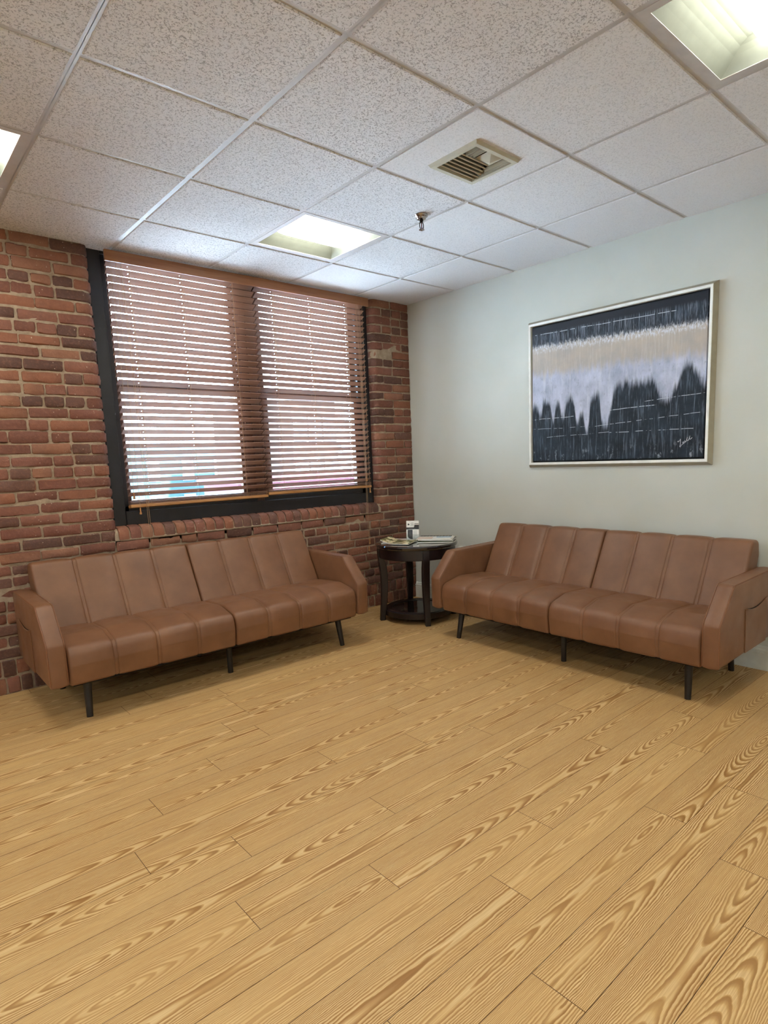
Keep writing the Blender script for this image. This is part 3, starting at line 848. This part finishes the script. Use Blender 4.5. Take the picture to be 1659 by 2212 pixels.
def magazine(label,q,z,th,cov,strokes=(),curl=0,group='magazines lying on the side table'):
    cx=sum(p[0] for p in q)/4; cyy=sum(p[1] for p in q)/4; loc=Vector((cx,cyy,z))
    r=empty('magazine',loc); tag(r,label,'magazine',group)
    ql=[(p[0]-cx,p[1]-cyy) for p in q]
    mb=MB(); quad_paper(mb,ql,0,th,0,curl); mb.build('pages',PAPER,r)
    mb=MB(); quad_paper(mb,ql,th+.0001,.0006,0,curl); mb.build('cover',cov,r)
    if strokes:
        mb=MB(); A,B,C_,D=[Vector(p) for p in ql]
        for (u0,v0,u1,v1,wd,mi) in strokes:
            def P(u,v): p=A.lerp(B,u).lerp(D.lerp(C_,u),v); return Vector((p.x,p.y,th+.0009))
            a=P(u0,v0); b=P(u1,v1); n=(b-a).cross(Vector((0,0,1))).normalized()*wd
            mb.add([a-n,b-n,b+n,a+n],[(0,1,2,3)],mi)
        mb.build('cover_print',[simple('print_white','#f2efe6',.4),simple('print_dark','#2b2a2e',.4),simple('print_blue','#9fbfd6',.4),simple('print_tan','#d8bfae',.4),simple('print_red','#a8402f',.4)],r)
    return r
def rect(c,ang,w_,h_):
    a=math.radians(ang); ux=Vector((math.cos(a),math.sin(a))); uy=Vector((-ux.y,ux.x)); c=Vector(c)
    return [tuple(c-ux*w_/2-uy*h_/2),tuple(c+ux*w_/2-uy*h_/2),tuple(c+ux*w_/2+uy*h_/2),tuple(c-ux*w_/2+uy*h_/2)]
cvA=cover_mat('cover_title','#c9c2c0','plain'); cvF=cover_mat('cover_food','','food')
txt=lambda u0,u1,v,n,mi=0,h=.05,wd=.0022:[(u0+(u1-u0)*k/n,v,u0+(u1-u0)*(k+(.5 if k%2 else .2))/n,v+h,wd,mi) for k in range(n)]
m1=magazine('white magazine with red and dark title letters, under the food magazine',rect((-.575,-.425),-55,.20,.265),ZT,.004,cvA,txt(.1,.9,.82,9,4,.09)+txt(.1,.6,.90,6,1,.05))
m2=magazine('magazine with pale food on its green cover, at the left rim of the table',rect((-.640,-.515),-61,.225,.215),ZT+.0052,.005,cvF,txt(.1,.42,.15,5,0,.14,.0025),curl=.03)
cvN=cover_mat('cover_news','#cfc8bd','plain')
magazine('green edged magazine at the bottom of the pile at the right of the round table',rect((-.375,-.655),-50,.27,.215),ZT,.004,simple('green_cover','#5b6b4a',.35))
magazine('dark covered magazine sticking out to the right of the pile on the round table',rect((-.335,-.645),-56,.25,.215),ZT+.0052,.007,simple('charcoal_cover','#45464a',.3))
magazine('white magazine in the middle of the pile at the right of the round table',rect((-.365,-.650),-52,.265,.21),ZT+.0134,.006,cvN)
magazine('magazine with blue and tan pictures, topmost of the pile at the right',rect((-.375,-.640),-52,.265,.205),ZT+.0206,.004,simple('news_cover','#eeebe4',.4),
   [(.02,.30,.45,.30,.060,3),(.55,.55,.98,.55,.030,2),(.02,.88,.98,.88,.022,1)]+txt(.1,.95,.80,9,0,.14,.004)+[(.5,.45,.7,.6,.004,0),(.55,.6,.75,.4,.003,1),(.5,.2,.95,.2,.012,0)])

# brochure holder -------------------------------------------------------------
hc=(-.462,-.478); BH=empty('brochure_holder',(hc[0],hc[1],ZT),math.radians(-49)); tag(BH,'upright clear acrylic brochure holder with black and white cards on the round table','brochure holder')
hwd=.052; lean=.10
def pl(x,z,off=0): return (x, z*lean+off, z)
mb=MB()
mb.box((-hwd,-.012,0),(hwd,.05,.002))
mb.add([pl(-hwd,0),pl(hwd,0),pl(hwd,.155),pl(-hwd,.155),pl(-hwd,0,.002),pl(hwd,0,.002),pl(hwd,.155,.002),pl(-hwd,.155,.002)],[(0,1,2,3),(7,6,5,4),(0,4,5,1),(1,5,6,2),(2,6,7,3),(3,7,4,0)])
mb.build('acrylic_stand',ACRYL,BH)
PR=[simple('card_white','#f3f2f0',.4),simple('card_dark','#3b3d44',.35),simple('card_grey','#77797d',.4)]
mb=MB()
def card(x0,x1,z0,z1,off,mi,th=.0012):
    mb.loft([[pl(x0,z0,off),pl(x1,z0,off),pl(x1,z1,off),pl(x0,z1,off)],[pl(x0,z0,off-th),pl(x1,z0,off-th),pl(x1,z1,off-th),pl(x0,z1,off-th)]],mi)
card(-hwd+.002,hwd-.002,.002,.154,-.0005,0)
card(-hwd+.002,hwd-.002,.085,.102,-.0019,1,.0004); card(.012,hwd-.002,.100,.122,-.0019,1,.0004); card(.014,hwd-.004,.128,.133,-.0019,2,.0004)
card(-.020,.018,.107,.146,-.0019,0,.0004)
for k in range(4): card(-.018+.006*(k%2),.008,.115+.007*k,.117+.007*k,-.0024,2,.0003)
mb.add([pl(-.040,.124,-.0026),pl(-.034,.118,-.0026),pl(-.024,.122,-.0026),pl(-.027,.130,-.0026),pl(-.035,.134,-.0026)],[(0,1,2,3,4)],1)
card(-.030,.022,.088,.091,-.0024,2,.0003)
mb.build('header_card',PR,BH)
mb=MB()      # brochures: white sheets with a dark shield-shaped half and a printed half
card(-hwd+.003,hwd-.003,.003,.086,-.006,0,.003)
sh=[]
for k in range(13):
    t=math.pi*k/12; sh.append((-.040*math.cos(t), .035-.026*math.sin(t)))
L_=[p for p in sh if p[0]<=.001]
poly=[(-.040,.084)]+L_+[(0.0,.084)]
mb.add([pl(x,z,-.0095) for x,z in poly],[tuple(range(len(poly)))],1)
for k in range(9): card(.006,.034-(.012 if k<2 else 0),.022+.0065*k,.0235+.0065*k,-.0092,2,.0003)
for k in range(4): card(-.030,-.008,.040+.009*k,.0425+.009*k,-.0097,2,.0003)
mb.build('brochure',PR,BH)
mb=MB(); mb.box((-hwd,-.022,0),(hwd,-.0205,.05)); mb.build('acrylic_pocket',ACRYL,BH)

# outlet ----------------------------------------------------------------------
OU=empty('power_outlet',(0,-.585,.465)); tag(OU,'white wall power outlet with a plug, half hidden behind the sofa arm','power outlet')
mb=MB(); mb.box((-.006,-.038,-.06),(0,.038,.06),.002); mb.build('cover_plate',TRIMW,OU)
mb=MB(); mb.box((-.045,-.02,.010),(-.006,.02,.050),.006,seg=2); mb.build('plug',TRIMW,OU)

# ------------------------------------------------------------------ painting
def mat_painting():
    m=N('abstract_canvas'); at=m.n('Attribute',attribute_name='uvw'); sx=m.n('SeparateXYZ'); m.l(at.outputs['Vector'],sx.inputs[0])
    u,v=sx.outputs['X'],sx.outputs['Y']       # u: left-right 0..1, v: bottom-top 0..1
    def vec(su,sv,w=0.0):
        c=m.n('CombineXYZ'); m.l(m.math('MULTIPLY',u,su),c.inputs[0]); m.l(m.math('MULTIPLY',v,sv),c.inputs[1]); c.inputs[2].default_value=w; return c.outputs[0]
    streak=m.noise(vec(95,5),1,4,.65); streak2=m.noise(vec(42,3.2,3.3),1,4,.6); fine=m.noise(vec(150,110,1),1,4,.7); blot=m.noise(vec(9,7,5),1,4,.6)
    fi=m.noise(vec(260,14,8),1,3,.6)
    def sm(x,lo,hi):
        return m.ramp(m.math('MULTIPLY',m.math('SUBTRACT',x,lo),1.0/(hi-lo),clamp=True),[(0,0.0),(1,1.0)],'EASE')
    dk=m.mix(m.ramp(blot,[(.35,0.0),(.7,1.0)]), srgb('#10161f'), srgb('#24303d'))
    dk=m.mix(m.ramp(streak,[(.52,0.0),(.78,.8)]), dk, srgb('#7a8494'))
    # lower edge of the dark shapes
    def fcurve(x,pts):
        nd=m.n('FloatCurve'); cv=nd.mapping.curves[0]
        while len(cv.points)<len(pts): cv.points.new(.5,.5)
        for p,(a,b) in zip(cv.points,pts): p.location=(a,b); p.handle_type='AUTO'
        nd.mapping.update(); m.l(x,nd.inputs['Value']); return nd.outputs[0]
    edge=fcurve(u,[(0,.40),(.03,.43),(.055,.34),(.08,.45),(.12,.44),(.145,.31),(.17,.44),(.19,.42),(.205,.33),(.24,.45),(.28,.44),(.30,.28),(.34,.33),(.365,.20),(.385,.40),(.41,.46),(.44,.44),(.47,.24),(.50,.30),(.53,.48),(.56,.53),(.62,.51),(.67,.51),(.73,.53),(.77,.44),(.81,.40),(.855,.43),(.885,.54),(.915,.60),(.94,.56),(.97,.50),(1,.47)])
    e=m.math('ADD', m.math('SUBTRACT', edge, v), m.math('MULTIPLY', m.math('SUBTRACT',streak2,.5), .16))
    e=m.math('ADD', e, m.math('MULTIPLY', m.math('SUBTRACT',streak,.5), .14))
    low=sm(e,-.035,.045)
    white=m.mix(m.ramp(m.noise(vec(14,6,2),1,4,.6),[(.35,0.0),(.7,1.0)]), srgb('#c6c9dd'), srgb('#9aa0b5'))
    white=m.mix(m.ramp(streak2,[(.5,0.0),(.75,.5)]), white, srgb('#e4e6ee'))
    white=m.mix(m.ramp(m.noise(vec(60,30,15),1,5,.7),[(.56,0.0),(.72,.45)]), white, srgb('#5d6575'))
    beige=m.mix(m.ramp(blot,[(.3,0.0),(.7,1.0)]), srgb('#bdb0a2'), srgb('#a8a29f'))
    beige=m.mix(m.ramp(streak,[(.5,0.0),(.8,.45)]), beige, srgb('#d9d3cf'))
    beige=m.mix(m.ramp(fine,[(.62,0.0),(.78,.4)]), beige, srgb('#6b6663'))
    t1=m.math('ADD', m.math('ADD', v, m.math('MULTIPLY',u,.02)), m.math('MULTIPLY', m.math('SUBTRACT',streak2,.5), .14))
    body=m.mix(sm(t1,.61,.70), white, beige)
    c=m.mix(low, body, dk)
    # upper dark band with ragged white edge
    t2=m.math('ADD', m.math('ADD', v, m.math('MULTIPLY',u,.035)), m.math('MULTIPLY', m.math('SUBTRACT',streak,.5), .10))
    top=sm(t2,.838,.868)
    rag=m.math('MULTIPLY', m.math('MULTIPLY', sm(t2,.80,.835), m.math('SUBTRACT',1.0,sm(t2,.845,.885))), m.ramp(m.noise(vec(110,38,4),1,4,.7),[(.44,0.0),(.58,1.0)]))
    dk2=m.mix(m.ramp(m.noise(vec(170,7,12),1,4,.7),[(.50,0.0),(.72,.75)]), dk, srgb('#9aa0af'))
    solid=sm(v,.93,.96)
    dk2=m.mix(solid, dk2, srgb('#1d212b'))
    c=m.mix(top, c, dk2)
    c=m.mix(rag, c, srgb('#d5d6de'))
    # thin scraped lines
    for (a,b,u0,u1,w_) in ((.945,-.030,.02,.85,.0022),(.315,.015,.0,.28,.0020),(.325,.03,.50,.76,.0022),(.205,.075,.38,.98,.0016),(.175,.03,.1,.5,.0014),(.19,-.010,.5,.95,.0020),(.245,-.02,.0,.35,.0012),(.335,.06,.7,1.0,.0018)):
        ln=m.math('SUBTRACT', v, m.math('ADD', m.math('MULTIPLY',u,b), a))
        ln=m.math('ADD', ln, m.math('MULTIPLY', m.math('SUBTRACT', m.noise(vec(7,0,a*50),1,2),.5), .012))
        msk=m.math('LESS_THAN', m.math('ABSOLUTE', ln), w_)
        rg_=m.math('MULTIPLY', m.math('GREATER_THAN',u,u0), m.math('LESS_THAN',u,u1))
        msk=m.math('MULTIPLY', m.math('MULTIPLY',msk,rg_), m.ramp(m.noise(vec(40,3,a*9),1,2),[(.42,0.0),(.5,.8)]))
        c=m.mix(msk, c, srgb('#c3c8d2'))
    # pale patches along the bottom
    pb=m.math('MULTIPLY', m.math('SUBTRACT',1.0,sm(v,.02,.14)), m.ramp(m.noise(vec(26,9,6),1,4,.7),[(.56,0.0),(.66,.75)]))
    c=m.mix(pb, c, srgb('#a9b0bb'))
    m.set(c,.55,spec=.3); m.bump(m.math('ADD',fine,streak),.25,.002); return m.mat
PY0,PY1,PZ0,PZ1=-1.300,-2.562,1.178,2.160     # ridge of the frame (left, right, bottom, top)
PCx=(PY0+PY1)/2; PCz=(PZ0+PZ1)/2
PA=empty('framed_painting',(0,PCx,PCz)); tag(PA,'large abstract painting in black, white and beige in a silver frame above the right sofa','painting')
hy=(PY0-PY1)/2; hz=(PZ1-PZ0)/2
def frame_ring(x,dy,dz=None):
    dz=dy if dz is None else dz
    return [(x,-(hy+dy),-(hz+dz)),(x,(hy+dy),-(hz+dz)),(x,(hy+dy),(hz+dz)),(x,-(hy+dy),(hz+dz))]
mb=MB(); mb.loft([frame_ring(-.001,.017),frame_ring(-.006,.018),frame_ring(-.035,.001),frame_ring(-.036,-.001)],0,caps=False); 
mb.build('frame',simple('taupe_frame','#a39c88',.42,metal=.15),PA)
mb=MB(); mb.loft([frame_ring(-.0355,0),frame_ring(-.037,-.003),frame_ring(-.036,-.017),frame_ring(-.012,-.018)],0,caps=False)
mb.build('frame_lip',simple('silver_lip','#efefea',.35),PA)
mb=MB(); r_=frame_ring(-.008,-.016); mb.loft([r_,[(-.002,)+p[1:] for p in r_]]); mb.build('backing',BLACK,PA)
cw,ch=hy-.029,hz-.029
nU,nV=2,2
mb=MB(); mb.add([(-.028,cw,-ch),(-.028,-cw,-ch),(-.028,-cw,ch),(-.028,cw,ch),(-.008,cw,-ch),(-.008,-cw,-ch),(-.008,-cw,ch),(-.008,cw,ch)],[(0,1,2,3),(4,7,6,5),(0,4,5,1),(1,5,6,2),(2,6,7,3),(3,7,4,0)])
cv=mb.build('canvas',mat_painting(),PA)
# keep vertex coordinates as picture coordinates
a=cv.data.attributes.new('uvw','FLOAT_VECTOR','POINT')
for i,vt_ in enumerate(cv.data.vertices): a.data[i].vector=((cw-vt_.co.y)/(2*cw),(vt_.co.z+ch)/(2*ch),0)
# handwritten signature, lower right
def sg(u,v): return (-.0288, cw-u*2*cw, v*2*ch-ch)
mb=MB()
for st in ([(.878,.098),(.886,.108),(.889,.118),(.890,.098),(.8895,.082),(.886,.070),(.889,.066),(.894,.078),(.902,.086),(.906,.096),(.903,.100),(.900,.094),(.905,.088),(.911,.094),(.914,.102),(.911,.106),(.908,.100),(.912,.095),(.918,.101),(.9225,.128),(.9215,.108),(.925,.104),(.930,.110),(.936,.136),(.9335,.116),(.938,.113),(.946,.124)],[(.874,.100),(.880,.107)]):
    mb.tube([sg(*p) for p in st],.0016,6)
mb.build('signature',simple('signature_paint','#b9bcc6',.5),cv,smooth=True)
